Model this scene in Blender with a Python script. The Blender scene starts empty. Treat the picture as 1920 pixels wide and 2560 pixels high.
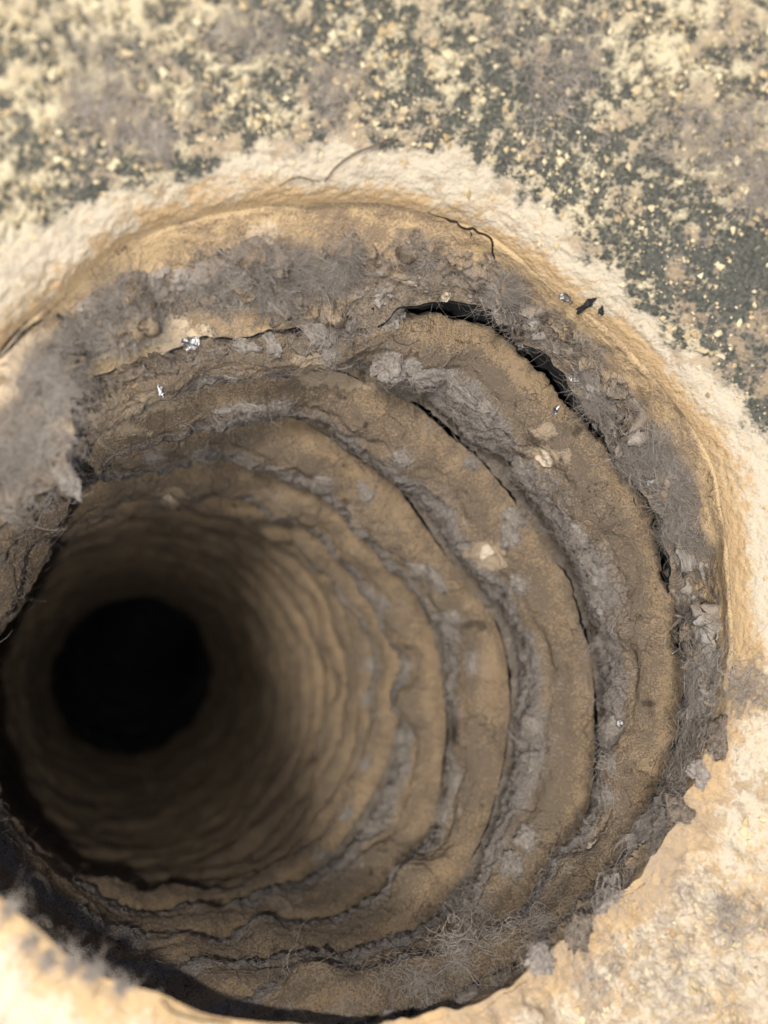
import bpy, math, random
import numpy as np
from mathutils import Matrix, Vector
from mathutils.bvhtree import BVHTree

rng = np.random.default_rng(7)
random.seed(7)
C = bpy.context.scene.collection

# ------------------------------------------------------------------ camera
# world: the mouth of the duct lies round the origin, its opening faces +Z; metres, real size
def unit(v):
    v = np.array(v, float); return v / np.linalg.norm(v)
FPX = 1921.0                                    # focal length in photograph pixels (1920 x 2560)
NC = unit((.20, .06, .97))                      # the mouth's normal, seen from the camera
MC = np.array([-.0062, -.0120, -.109])          # the mouth's centre, seen from the camera
XW = unit(np.array([1., 0, 0]) - NC[0] * NC); YW = np.cross(NC, XW)
B = np.array([XW, YW, NC])                      # camera space -> world
CAM = -B @ MC
cam_d = bpy.data.cameras.new('camera'); cam = bpy.data.objects.new('camera', cam_d); C.objects.link(cam)
m = Matrix([list(B[i]) + [CAM[i]] for i in range(3)] + [[0, 0, 0, 1]])
cam.matrix_world = m
cam_d.sensor_fit = 'VERTICAL'; cam_d.sensor_height = 36; cam_d.lens = 36 * FPX / 2560
cam_d.clip_start = .002; cam_d.clip_end = 50
cam_d.dof.use_dof = True; cam_d.dof.focus_distance = .129; cam_d.dof.aperture_fstop = 10.0
bpy.context.scene.camera = cam

# ------------------------------------------------------------------ light
# daylight on the panel, and the small lamp of the phone that took the picture, beside its lens, reaching into the duct
SUN_DIR = unit((-.30, .12, 1.0))                 # towards the sun
world = bpy.data.worlds.new('World'); bpy.context.scene.world = world; world.use_nodes = True
wn = world.node_tree.nodes; wl = world.node_tree.links
sky = wn.new('ShaderNodeTexSky'); sky.sky_type = 'NISHITA'; sky.sun_disc = False
sky.sun_elevation = math.asin(SUN_DIR[2]); sky.sun_rotation = math.atan2(SUN_DIR[0], SUN_DIR[1])
sky.air_density = 1.0; sky.dust_density = 1.5
wl.new(sky.outputs[0], wn['Background'].inputs[0]); wn['Background'].inputs[1].default_value = .09
sd = bpy.data.lights.new('sun', 'SUN'); sd.energy = 2.8; sd.angle = math.radians(11); sd.color = (1, .94, .85)
sun = bpy.data.objects.new('sun', sd); C.objects.link(sun)
sun.rotation_euler = Vector(SUN_DIR).to_track_quat('Z', 'Y').to_euler()
LAMP = CAM + B @ np.array([-.0092, -.0088, .002])
ld = bpy.data.lights.new('phone_lamp', 'POINT'); ld.energy = .56; ld.shadow_soft_size = .0011; ld.color = (1, .95, .87)
lamp = bpy.data.objects.new('phone_lamp', ld); C.objects.link(lamp); lamp.location = LAMP
vs = bpy.context.scene.view_settings
vs.view_transform = 'Standard'; vs.look = 'None'; vs.exposure = .15; vs.gamma = 1
bpy.context.scene.cycles.max_bounces = 5; bpy.context.scene.cycles.diffuse_bounces = 4
bpy.context.scene.cycles.use_adaptive_sampling = True; bpy.context.scene.cycles.adaptive_threshold = .03

# ------------------------------------------------------------------ numpy helpers
def _hash(ix, iy, iz, seed):
    h = (ix.astype(np.uint32) * np.uint32(374761393) + iy.astype(np.uint32) * np.uint32(668265263)
         + iz.astype(np.uint32) * np.uint32(2147483647) + np.uint32((seed * 974711) % (2**32)))
    h = (h ^ (h >> np.uint32(13))) * np.uint32(1274126177)
    h = h ^ (h >> np.uint32(16))
    return (h & np.uint32(0xFFFFFF)).astype(np.float64) / 0x7FFFFF - 1.0
def noise(P, size, seed=0):
    Q = P / size + 1000.0
    i = np.floor(Q).astype(np.int64); f = Q - i; f = f * f * f * (f * (f * 6 - 15) + 10)
    r = 0
    for dx in (0, 1):
        for dy in (0, 1):
            for dz in (0, 1):
                w = (f[..., 0] if dx else 1 - f[..., 0]) * (f[..., 1] if dy else 1 - f[..., 1]) * (f[..., 2] if dz else 1 - f[..., 2])
                r = r + w * _hash(i[..., 0] + dx, i[..., 1] + dy, i[..., 2] + dz, seed)
    return r
def fbm(P, size, octaves=3, seed=0, gain=.5):
    r = 0; a = 1; t = 0
    for o in range(octaves):
        r = r + a * noise(P, size / 2**o, seed + o * 17); t += a; a *= gain
    return r / t
def sst(a, b, x):
    t = np.clip((x - a) / (b - a), 0, 1); return t * t * (3 - 2 * t)

def mesh_np(name, V, F, mat, parent=None, attrs=None, smooth=True):
    """V (n,3); F list of (k,m) int arrays"""
    V = np.asarray(V, np.float32).reshape(-1, 3)
    me = bpy.data.meshes.new(name)
    me.vertices.add(len(V)); me.vertices.foreach_set('co', V.ravel())
    F = [np.asarray(q, np.int32) for q in (F if isinstance(F, list) else [F])]
    loops = np.concatenate([q.ravel() for q in F]); tot = np.concatenate([np.full(len(q), q.shape[1], np.int32) for q in F])
    st = np.concatenate([[0], np.cumsum(tot)[:-1]]).astype(np.int32)
    me.loops.add(len(loops)); me.loops.foreach_set('vertex_index', loops)
    me.polygons.add(len(tot)); me.polygons.foreach_set('loop_start', st); me.polygons.foreach_set('loop_total', tot)
    me.polygons.foreach_set('use_smooth', np.full(len(tot), smooth))
    for k, v in (attrs or {}).items():
        a = me.attributes.new(k, 'FLOAT', 'POINT'); a.data.foreach_set('value', np.asarray(v, np.float32).ravel())
    me.update(calc_edges=True); me.validate()
    me.materials.append(mat)
    o = bpy.data.objects.new(name, me); C.objects.link(o)
    if parent: o.parent = parent
    return o
def grid_faces(nr, nc, closed=True):
    r = np.arange(nr - 1)[:, None]; c = np.arange(nc if closed else nc - 1)[None]
    c2 = (c + 1) % nc
    a = r * nc + c; b = r * nc + c2; d = (r + 1) * nc + c2; e = (r + 1) * nc + c
    return np.stack([a, b, d, e], -1).reshape(-1, 4)
def grid_normals(P, closed=True):
    if closed: du = np.roll(P, -1, 1) - np.roll(P, 1, 1)
    else: du = np.gradient(P, axis=1)
    dv = np.gradient(P, axis=0)
    n = np.cross(du, dv); return n / (np.linalg.norm(n, axis=-1, keepdims=True) + 1e-12)
def baked(P, seed=0):
    big = fbm(P, .009, 3, 300 + seed) * 1.1; md = fbm(P, .0024, 4, 310 + seed, .65) * 1.2
    tone = .5 + .5 * (.45 * big + .55 * md)
    return {'mid': .5 + .5 * md, 'tone': tone, 'crack': sst(.05, .35, noise(P, .008, 320 + seed)), 'soot_shade': .55 * sst(.25, .6, noise(P, .006, 330 + seed)) * sst(.1, .5, noise(P, .0011, 331))}
def empty(name, loc=(0, 0, 0)):
    o = bpy.data.objects.new(name, None); o.empty_display_size = .01; o.location = loc; C.objects.link(o); return o
def tag(o, label=None, cat=None, group=None, kind=None):
    for k, v in (('label', label), ('category', cat), ('group', group), ('kind', kind)):
        if v: o[k] = v
    return o

# ------------------------------------------------------------------ materials
def ramp(nt, src, stops):
    r = nt.nodes.new('ShaderNodeValToRGB'); e = r.color_ramp.elements
    while len(e) < len(stops): e.new(.5)
    for k, (p, c) in enumerate(stops):
        e[k].position = p; e[k].color = (c, c, c, 1) if not isinstance(c, tuple) else c + (1,)
    nt.links.new(src, r.inputs[0]); return r.outputs[0]
class Mat:
    def __init__(s, name, rough=.95, spec=.15):
        s.m = bpy.data.materials.new(name); s.m.use_nodes = True; s.nt = s.m.node_tree
        s.b = s.nt.nodes['Principled BSDF']; s.b.inputs['Roughness'].default_value = rough
        s.b.inputs['Specular IOR Level'].default_value = spec
        s.co = s.nt.nodes.new('ShaderNodeTexCoord').outputs['Object']
    def noise(s, size, detail=3, rough=.55, vec=None, dist=0):
        n = s.nt.nodes.new('ShaderNodeTexNoise'); n.inputs['Scale'].default_value = 1 / size
        n.inputs['Detail'].default_value = detail; n.inputs['Roughness'].default_value = rough; n.inputs['Distortion'].default_value = dist
        s.nt.links.new(vec or s.co, n.inputs['Vector']); return n.outputs['Fac']
    def warped(s, size, amt):
        n = s.nt.nodes.new('ShaderNodeTexNoise'); n.inputs['Scale'].default_value = 1 / size; n.inputs['Detail'].default_value = 3
        s.nt.links.new(s.co, n.inputs['Vector'])
        a = s.nt.nodes.new('ShaderNodeVectorMath'); a.operation = 'SCALE'; a.inputs['Scale'].default_value = amt
        s.nt.links.new(n.outputs['Color'], a.inputs[0])
        b = s.nt.nodes.new('ShaderNodeVectorMath'); b.operation = 'ADD'
        s.nt.links.new(s.co, b.inputs[0]); s.nt.links.new(a.outputs[0], b.inputs[1]); return b.outputs[0]
    def edge(s, size, vec=None):
        v = s.nt.nodes.new('ShaderNodeTexVoronoi'); v.feature = 'DISTANCE_TO_EDGE'; v.inputs['Scale'].default_value = 1 / size
        s.nt.links.new(vec or s.co, v.inputs['Vector']); return v.outputs['Distance']
    def cell(s, size, vec=None):
        v = s.nt.nodes.new('ShaderNodeTexVoronoi'); v.inputs['Scale'].default_value = 1 / size
        s.nt.links.new(vec or s.co, v.inputs['Vector']); return v.outputs['Distance'], v.outputs['Color']
    def attr(s, n):
        a = s.nt.nodes.new('ShaderNodeAttribute'); a.attribute_name = n; return a.outputs['Fac']
    def mth(s, op, a, b=None, c=None, clamp=False):
        n = s.nt.nodes.new('ShaderNodeMath'); n.operation = op; n.use_clamp = clamp
        for i, x in enumerate((a, b, c)):
            if x is None: continue
            if isinstance(x, (int, float)): n.inputs[i].default_value = x
            else: s.nt.links.new(x, n.inputs[i])
        return n.outputs[0]
    def mix(s, fac, a, b, mode='MIX'):
        n = s.nt.nodes.new('ShaderNodeMix'); n.data_type = 'RGBA'; n.blend_type = mode
        for i, x in ((0, fac), (6, a), (7, b)):
            if isinstance(x, tuple): n.inputs[i].default_value = x + (1,)
            elif isinstance(x, (int, float)): n.inputs[i].default_value = x
            else: s.nt.links.new(x, n.inputs[i])
        return n.outputs[2]
    def ramp(s, src, stops): return ramp(s.nt, src, stops)
    def col(s, c):
        if isinstance(c, tuple): s.b.inputs['Base Color'].default_value = c + (1,)
        else: s.nt.links.new(c, s.b.inputs['Base Color'])
    def bump(s, *hs):
        prev = None
        for h, dist, st in hs:
            n = s.nt.nodes.new('ShaderNodeBump'); n.inputs['Distance'].default_value = dist; n.inputs['Strength'].default_value = st
            s.nt.links.new(h, n.inputs['Height'])
            if prev: s.nt.links.new(prev, n.inputs['Normal'])
            prev = n.outputs[0]
        s.nt.links.new(prev, s.b.inputs['Normal'])

OCHRE = (.44, .315, .19); BROWN = (.22, .172, .125); DARK = (.07, .055, .042); LINT = (.36, .325, .295); CREAM = (.66, .54, .38)

def make_duct_mat():
    M = Mat('dusty_foil')
    mid = M.attr('mid'); fine = M.noise(.00038, 3, .75)
    fc = M.mth('SUBTRACT', fine, .5)
    s1 = M.mth('MULTIPLY_ADD', M.attr('crest_light'), .45, M.attr('tone'))
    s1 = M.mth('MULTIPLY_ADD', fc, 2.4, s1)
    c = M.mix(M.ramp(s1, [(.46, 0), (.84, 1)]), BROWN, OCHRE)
    lm = M.mth('MULTIPLY_ADD', M.mth('SUBTRACT', mid, .5), 1.0, M.attr('lint'))
    lm = M.mth('MULTIPLY_ADD', fc, 1.9, lm)
    lc = M.mix(M.ramp(fine, [(.32, 0), (.62, 1)]), (.15, .13, .115), LINT)
    c = M.mix(M.ramp(lm, [(.28, 0), (.62, .9)]), c, lc)
    pm = M.ramp(M.mth('MULTIPLY_ADD', fc, .9, M.mth('MULTIPLY_ADD', M.mth('SUBTRACT', mid, .5), 1.2, M.attr('pale'))), [(.40, 0), (.60, .85)])
    c = M.mix(pm, c, (.54, .42, .29))
    e = M.edge(.0040, M.warped(.003, .004))
    ck = M.mth('MULTIPLY', M.ramp(e, [(.0, 1), (.028, 0)]), M.attr('crack'))
    c = M.mix(M.mth('MULTIPLY', ck, .8), c, (.05, .036, .025))
    c = M.mix(M.mth('MULTIPLY', M.ramp(M.mth('MULTIPLY_ADD', fc, 1.0, M.attr('soot_shade')), [(.55, 0), (.70, .8)]), 1.0), c, DARK)
    M.col(c)
    M.bump((fine, .0010, 1.0))
    return M.m
def make_collar_mat():
    M = Mat('collar_dust')
    mid = M.attr('mid'); fine = M.noise(.0004, 2, .7); fc = M.mth('SUBTRACT', fine, .5)
    c = M.mix(M.ramp(M.mth('MULTIPLY_ADD', fc, .7, M.attr('tone')), [(.36, 0), (.58, 1)]), (.27, .195, .125), (.52, .375, .21))
    lm = M.mth('MULTIPLY_ADD', fc, .5, M.mth('MULTIPLY_ADD', M.mth('SUBTRACT', mid, .5), 1.3, M.attr('lint')))
    lc = M.mix(M.ramp(fine, [(.35, 0), (.65, 1)]), (.10, .08, .06), (.26, .21, .16))
    c = M.mix(M.ramp(lm, [(.38, 0), (.66, .95)]), c, lc)
    pm = M.ramp(M.mth('MULTIPLY_ADD', fc, .8, M.mth('MULTIPLY_ADD', M.mth('SUBTRACT', mid, .5), 1.1, M.attr('pale'))), [(.40, 0), (.62, .9)])
    c = M.mix(pm, c, (.58, .46, .32))
    e = M.edge(.0042, M.warped(.003, .004))
    ck = M.mth('MULTIPLY', M.ramp(e, [(.0, 1), (.028, 0)]), M.attr('crack'))
    c = M.mix(M.mth('MULTIPLY', ck, .85), c, (.06, .04, .025))
    M.col(c); M.bump((fine, .00032, .9))
    return M.m
def make_panel_mat():
    M = Mat('dusty_panel', .8, .3)
    mid = M.attr('mid'); mc = M.mth('SUBTRACT', mid, .5); fine = M.noise(.00055, 2, .7); fc = M.mth('SUBTRACT', fine, .5)
    paint = M.mix(M.ramp(fine, [(.35, 0), (.7, 1)]), (.045, .046, .038), (.13, .128, .105))
    film = M.mth('MULTIPLY_ADD', fc, 1.0, M.mth('MULTIPLY_ADD', mc, 1.3, M.attr('dust')))
    dustc = M.mix(M.ramp(mid, [(.4, 0), (.6, 1)]), (.48, .375, .22), (.64, .55, .37))
    c = M.mix(M.ramp(film, [(.34, 0), (.50, .35), (.74, .9)]), paint, dustc)
    rim = M.ramp(M.mth('MULTIPLY_ADD', fc, .7, M.mth('MULTIPLY_ADD', mc, .9, M.attr('rim'))), [(.30, 0), (.72, 1)])
    rimc = M.mix(M.ramp(M.mth('MULTIPLY_ADD', fc, 1.8, M.mth('MULTIPLY_ADD', mc, 1.2, M.attr('inner'))), [(.25, 0), (.80, 1)]), (.53, .455, .345), (.47, .325, .175))
    c = M.mix(rim, c, rimc)
    lint = M.ramp(M.mth('MULTIPLY_ADD', fc, 1.2, M.mth('MULTIPLY_ADD', mc, 1.6, M.attr('lint'))), [(.42, 0), (.85, .75)])
    c = M.mix(lint, c, M.mix(M.ramp(mid, [(.40, 0), (.62, 1)]), (.25, .21, .18), (.36, .27, .175)))
    M.col(c); M.bump((fine, .0004, .9))
    return M.m
def simple(name, c1, c2, size, rough=.95, spec=.1, metal=0, bump=.0003, bsize=None):
    M = Mat(name, rough, spec); M.b.inputs['Metallic'].default_value = metal
    n = M.noise(size, 4, .65); M.col(M.mix(M.ramp(n, [(.35, 0), (.65, 1)]), c1, c2))
    M.bump((M.noise(bsize or size, 4, .7), bump, .8)); return M.m
M_duct = make_duct_mat(); M_collar = make_collar_mat(); M_panel = make_panel_mat()
M_void = simple('shade_char_black', (.012, .012, .013), (.03, .03, .032), .002, .6, .3)  # black: paints the dark of gap and duct end, also colours charred crumbs
M_lint = simple('lint_felt', (.19, .165, .14), (.35, .315, .28), .0005, .98, .02, 0, .0006, .0004)
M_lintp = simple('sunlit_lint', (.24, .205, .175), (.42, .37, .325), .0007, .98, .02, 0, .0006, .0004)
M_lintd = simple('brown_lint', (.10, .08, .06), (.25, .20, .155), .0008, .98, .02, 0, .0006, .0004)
def make_felt():
    M = Mat('collar_felt', .98, .02)
    fine = M.noise(.00035, 2, .7); fc = M.mth('SUBTRACT', fine, .5)
    c = M.mix(M.ramp(M.mth('MULTIPLY_ADD', fc, .5, M.attr('mid')), [(.30, 0), (.70, 1)]), (.095, .074, .055), (.285, .235, .185))
    v = M.ramp(M.mth('MULTIPLY_ADD', fc, .6, M.attr('var')), [(.60, 0), (.80, .8)])
    c = M.mix(v, c, (.36, .265, .165))
    g = M.ramp(M.mth('MULTIPLY_ADD', fc, .5, M.attr('var')), [(.30, .85), (.48, 0)])
    c = M.mix(g, c, (.37, .335, .30))
    M.col(c); M.bump((fine, .0005, .9)); return M.m
M_felt = make_felt()
def fib_mat(name, a, b):
    M = Mat(name, .8, .2); M.col(M.mix(M.attr('tone'), a, b)); return M.m
M_fib = fib_mat('lint_fibre', (.15, .125, .10), (.54, .49, .44))
M_crack = simple('crack_shade', (.02, .014, .01), (.04, .03, .02), .001, .95, .05)
M_fibp = fib_mat('pale_fibre', (.26, .22, .185), (.55, .49, .43))
M_hair = simple('hair', (.02, .014, .01), (.05, .035, .025), .001, .5, .4)
M_grain = fib_mat('dust_grain', (.46, .33, .17), (.74, .64, .43))
M_foil = simple('bare_foil', (.35, .33, .30), (.72, .73, .75), .0005, .30, .5, 1.0, .0006, .0011)
M_chip = simple('pale_chip', (.40, .32, .23), (.58, .49, .38), .0005, .8, .2, 0, .0003)

# ------------------------------------------------------------------ rings (picture points -> loops in space)
S = 1920 / 1659
NA = 1000
ANG = np.arange(NA) / NA * 2 * np.pi            # 0 = right, growing clockwise as seen from the mouth
def rays(px):
    px = np.atleast_2d(np.asarray(px, float)) * S
    return np.c_[(px[:, 0] - 960) / FPX, -(px[:, 1] - 1280) / FPX, -np.ones(len(px))] @ B.T
def ring(pts, pc, R, D, nn, smooth=3):
    """closed loop in the plane through the ray of pc at depth D with normal nn (camera frame)"""
    pts = np.asarray(pts, float); d = pts - np.asarray(pc); a = np.arctan2(d[:, 1], d[:, 0]) % (2 * np.pi); r = np.hypot(*d.T)
    o = np.argsort(a); a = a[o]; r = r[o]; A = []; Rr = []
    for i in range(len(a)):
        A.append(a[i]); Rr.append(r[i]); nx = a[(i + 1) % len(a)] + (2 * np.pi if i == len(a) - 1 else 0); g = nx - a[i]
        if g > .7:
            for t in np.linspace(.3, g - .3, max(2, int(g / .3))): A.append(a[i] + t); Rr.append(R)
    A = np.array(A) % (2 * np.pi); Rr = np.array(Rr); o = np.argsort(A)
    rr = np.interp(ANG, A[o], Rr[o], period=2 * np.pi)
    k = np.hanning(2 * (smooth * NA // 360) + 3); k /= k.sum(); w = len(k) // 2
    rr = np.convolve(np.r_[rr[-w:], rr, rr[:w]], k, 'valid')
    px = np.c_[pc[0] + rr * np.cos(ANG), pc[1] + rr * np.sin(ANG)]
    dd = rays(px); nw = B @ unit(nn); cw = rays(pc)[0] * D
    t = (nw @ cw) / (dd @ nw)
    return CAM + dd * t[:, None]

SEAM = ring([(0, 760), (100, 660), (200, 570), (330, 500), (500, 452), (620, 437), (720, 433), (850, 437), (950, 465), (1050, 505), (1130, 565), (1200, 632), (1300, 700),
             (1390, 790), (1480, 900), (1535, 1000), (1560, 1100), (1578, 1250), (1580, 1400), (1550, 1560), (1480, 1720), (1400, 1850), (1290, 1975), (1180, 2065), (1020, 2155),
             (860, 2200), (640, 2209), (435, 2187), (340, 2142), (240, 2118), (150, 2070), (90, 2010), (0, 1940), (-90, 1800)], (715, 1330), 890, .109, NC)
lipw = np.exp(-((ANG - math.radians(135)) / .85)**2)[:, None]
SEAM = CAM + (SEAM - CAM) * (1 - .13 * lipw)            # the near lip stands up
lowm = np.exp(-((ANG - math.radians(50)) / .75)**4)
SEAM = SEAM + (SEAM - SEAM.mean(0)) * (lowm * .03 * fbm(SEAM, .009, 4, 41, .65))[:, None] + np.array([0, 0, 1.]) * (lowm * .003 * fbm(SEAM, .008, 3, 43, .6))[:, None]
COLL = ring([(1494, 1450), (1486, 1390), (1440, 1280), (1432, 1200), (1424, 1110), (1385, 1075), (1330, 1003), (1292, 945), (1262, 860), (1210, 790), (1150, 735), (1080, 682), (960, 652), (870, 668), (800, 718), (700, 735),
             (600, 740), (450, 756), (300, 802), (205, 850), (165, 870), (165, 950), (150, 1040), (60, 1105), (-60, 1200), (-120, 1400), (-210, 1600), (-195, 1830), (-120, 2020), (40, 2150), (200, 2240), (420, 2290), (620, 2275), (1488, 1510), (1440, 1606), (1385, 1770), (1235, 1952), (1130, 2048), (950, 2150), (800, 2180)], (715, 1400), 800, .118, NC, 1)
EDGE = ring([(800, 715), (885, 684), (985, 697), (1060, 707), (1130, 777), (1180, 818), (1225, 888), (1255, 903), (1290, 953), (1330, 1003), (1370, 1058), (1400, 1103), (1410, 1150), (1420, 1200), (1445, 1290),
             (1462, 1386), (1470, 1456), (1465, 1506), (1450, 1606), (1390, 1770), (1240, 1955), (1140, 2045), (945, 2150), (860, 2172), (725, 2215), (625, 2260), (430, 2275), (210, 2215),
             (50, 2125), (-100, 2000), (-175, 1820), (-195, 1600), (-150, 1400), (-80, 1250), (0, 1080), (100, 950), (190, 850), (300, 790), (450, 745), (600, 730), (700, 725)],
            (715, 1445), 755, .122, (.25, .08, .96), 2)
R2 = ring([(180, 905), (200, 890), (350, 838), (450, 812), (550, 799), (630, 785), (700, 795), (770, 818), (802, 838), (894, 873), (980, 948), (1040, 998), (1080, 1043), (1110, 1083), (1180, 1190), (1229, 1256), (1250, 1340),
           (1272, 1416), (1282, 1486), (1283, 1556), (1279, 1710), (1264, 1770), (1225, 1830), (1175, 1920), (1100, 2013), (900, 2120), (700, 2165), (500, 2180), (330, 2195), (160, 2150), (0, 2065), (-120, 1950), (-185, 1800), (-200, 1600), (-160, 1420)], (590, 1486), 690, .130, (.35, .12, .93), 2)
R3 = ring([(175, 968), (225, 953), (350, 916), (400, 903), (500, 900), (600, 898), (650, 908), (700, 939), (750, 978), (830, 1028), (860, 1057), (895, 1107), (942, 1175), (995, 1250), (1045, 1306),
           (1079, 1366), (1097, 1456), (1102, 1531), (1095, 1587), (1070, 1720), (1030, 1830), (930, 1979), (800, 2070), (600, 2105), (400, 2110), (220, 2070), (60, 1975), (-60, 1840), (-120, 1680), (-120, 1500)], (510, 1495), 595, .143, (.42, .15, .9), 2)
R4 = ring([(160, 1035), (216, 1020), (350, 988), (525, 993), (600, 1013), (675, 1052), (735, 1094), (812, 1184), (864, 1245), (905, 1291), (945, 1406),
           (959, 1506), (964, 1581), (955, 1646), (935, 1784), (850, 1930), (740, 2000), (615, 2020), (500, 2030)], (432, 1520), 530, .157, (.45, .17, .88), 2)
R5 = ring([(190, 1100), (290, 1058), (350, 1046), (400, 1053), (475, 1072), (560, 1085), (640, 1110), (690, 1150), (743, 1210), (800, 1280), (840, 1345), (864, 1406), (864, 1481), (850, 1606), (800, 1720), (720, 1840), (620, 1920), (500, 1960)],
          (371, 1512), 475, .172, (.46, .18, .87), 2)

ad = np.degrees(ANG)
def win(a, b, s_=2.5): return sst(a - s_, a + s_, ad) * (1 - sst(b - s_, b + s_, ad))
wj = win(227, 280) + win(298.5, 301.5, 1.5) * .9 + win(320, 331) + win(346, 356) + win(12, 95, 4)
wj = np.clip(np.maximum(wj, .38 * (win(281, 359) + win(-5, 12))), 0, 1)[:, None]
COLL = COLL * (1 - wj) + (EDGE + np.array([0, 0, .0006])) * wj
wf = win(204, 225, 4)[:, None]
COLL = CAM + (COLL - CAM) * (1 - .07 * wf)             # the fold stands proud of the ribs
def spline(K, n):
    K = np.asarray(K, float); t = np.linspace(0, len(K) - 1, n); i = np.clip(t.astype(int), 0, len(K) - 2); f = (t - i)[:, None]
    P = np.vstack([2 * K[0] - K[1], K, 2 * K[-1] - K[-2]])
    a, b, c, d = P[i], P[i + 1], P[i + 2], P[i + 3]
    return .5 * (2 * b + (c - a) * f + (2 * a - 5 * b + 4 * c - d) * f**2 + (3 * b - a - 3 * c + d) * f**3)
c5 = R5.mean(0)
line = spline([c5, c5 + (-.0085, -.0065, -.045), (-.0455, -.0420, -.180), (-.0585, -.0540, -.300), (-.0715, -.0655, -.405), (-.078, -.060, -.47), (-.06, -.03, -.55), (.02, .05, -.60)], 400)
seg = np.r_[0, np.cumsum(np.linalg.norm(np.diff(line, axis=0), axis=1))]
def deep_ring(s, R, seed):
    c = np.array([np.interp(s, seg, line[:, k]) for k in range(3)])
    t = unit(np.array([np.interp(s + .004, seg, line[:, k]) for k in range(3)]) - c)
    x = unit(np.array([1., 0, 0]) - t[0] * t); y = np.cross(t, x)      # t points down: y points to picture-down
    P = c + R * (np.cos(ANG)[:, None] * x + np.sin(ANG)[:, None] * y)
    out = unit_rows(P - c)
    return P + out * (.0016 * fbm(np.c_[np.cos(ANG) * 1.0, np.sin(ANG) * 1.0, np.full(NA, s * 40)], .8, 2, seed))[:, None]
def unit_rows(v): return v / (np.linalg.norm(v, axis=-1, keepdims=True) + 1e-12)

rings = [EDGE, R2, R3, R4, R5]
s = .0; pitch = .0125; deep = []
r5rad = np.linalg.norm(R5 - c5, axis=1)
k = 0
while s < seg[-1] - .03:
    s += pitch; pitch = max(.0082, pitch * .955); k += 1
    dr = deep_ring(s, np.interp(s, [0, .335, .345, .6], [.0525, .050, .047, .046]), 30 + k)
    if k == 1:
        dr = .5 * dr + .5 * (R5 + (dr.mean(0) - c5))
    rings.append(dr)
    deep.append(s)

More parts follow.
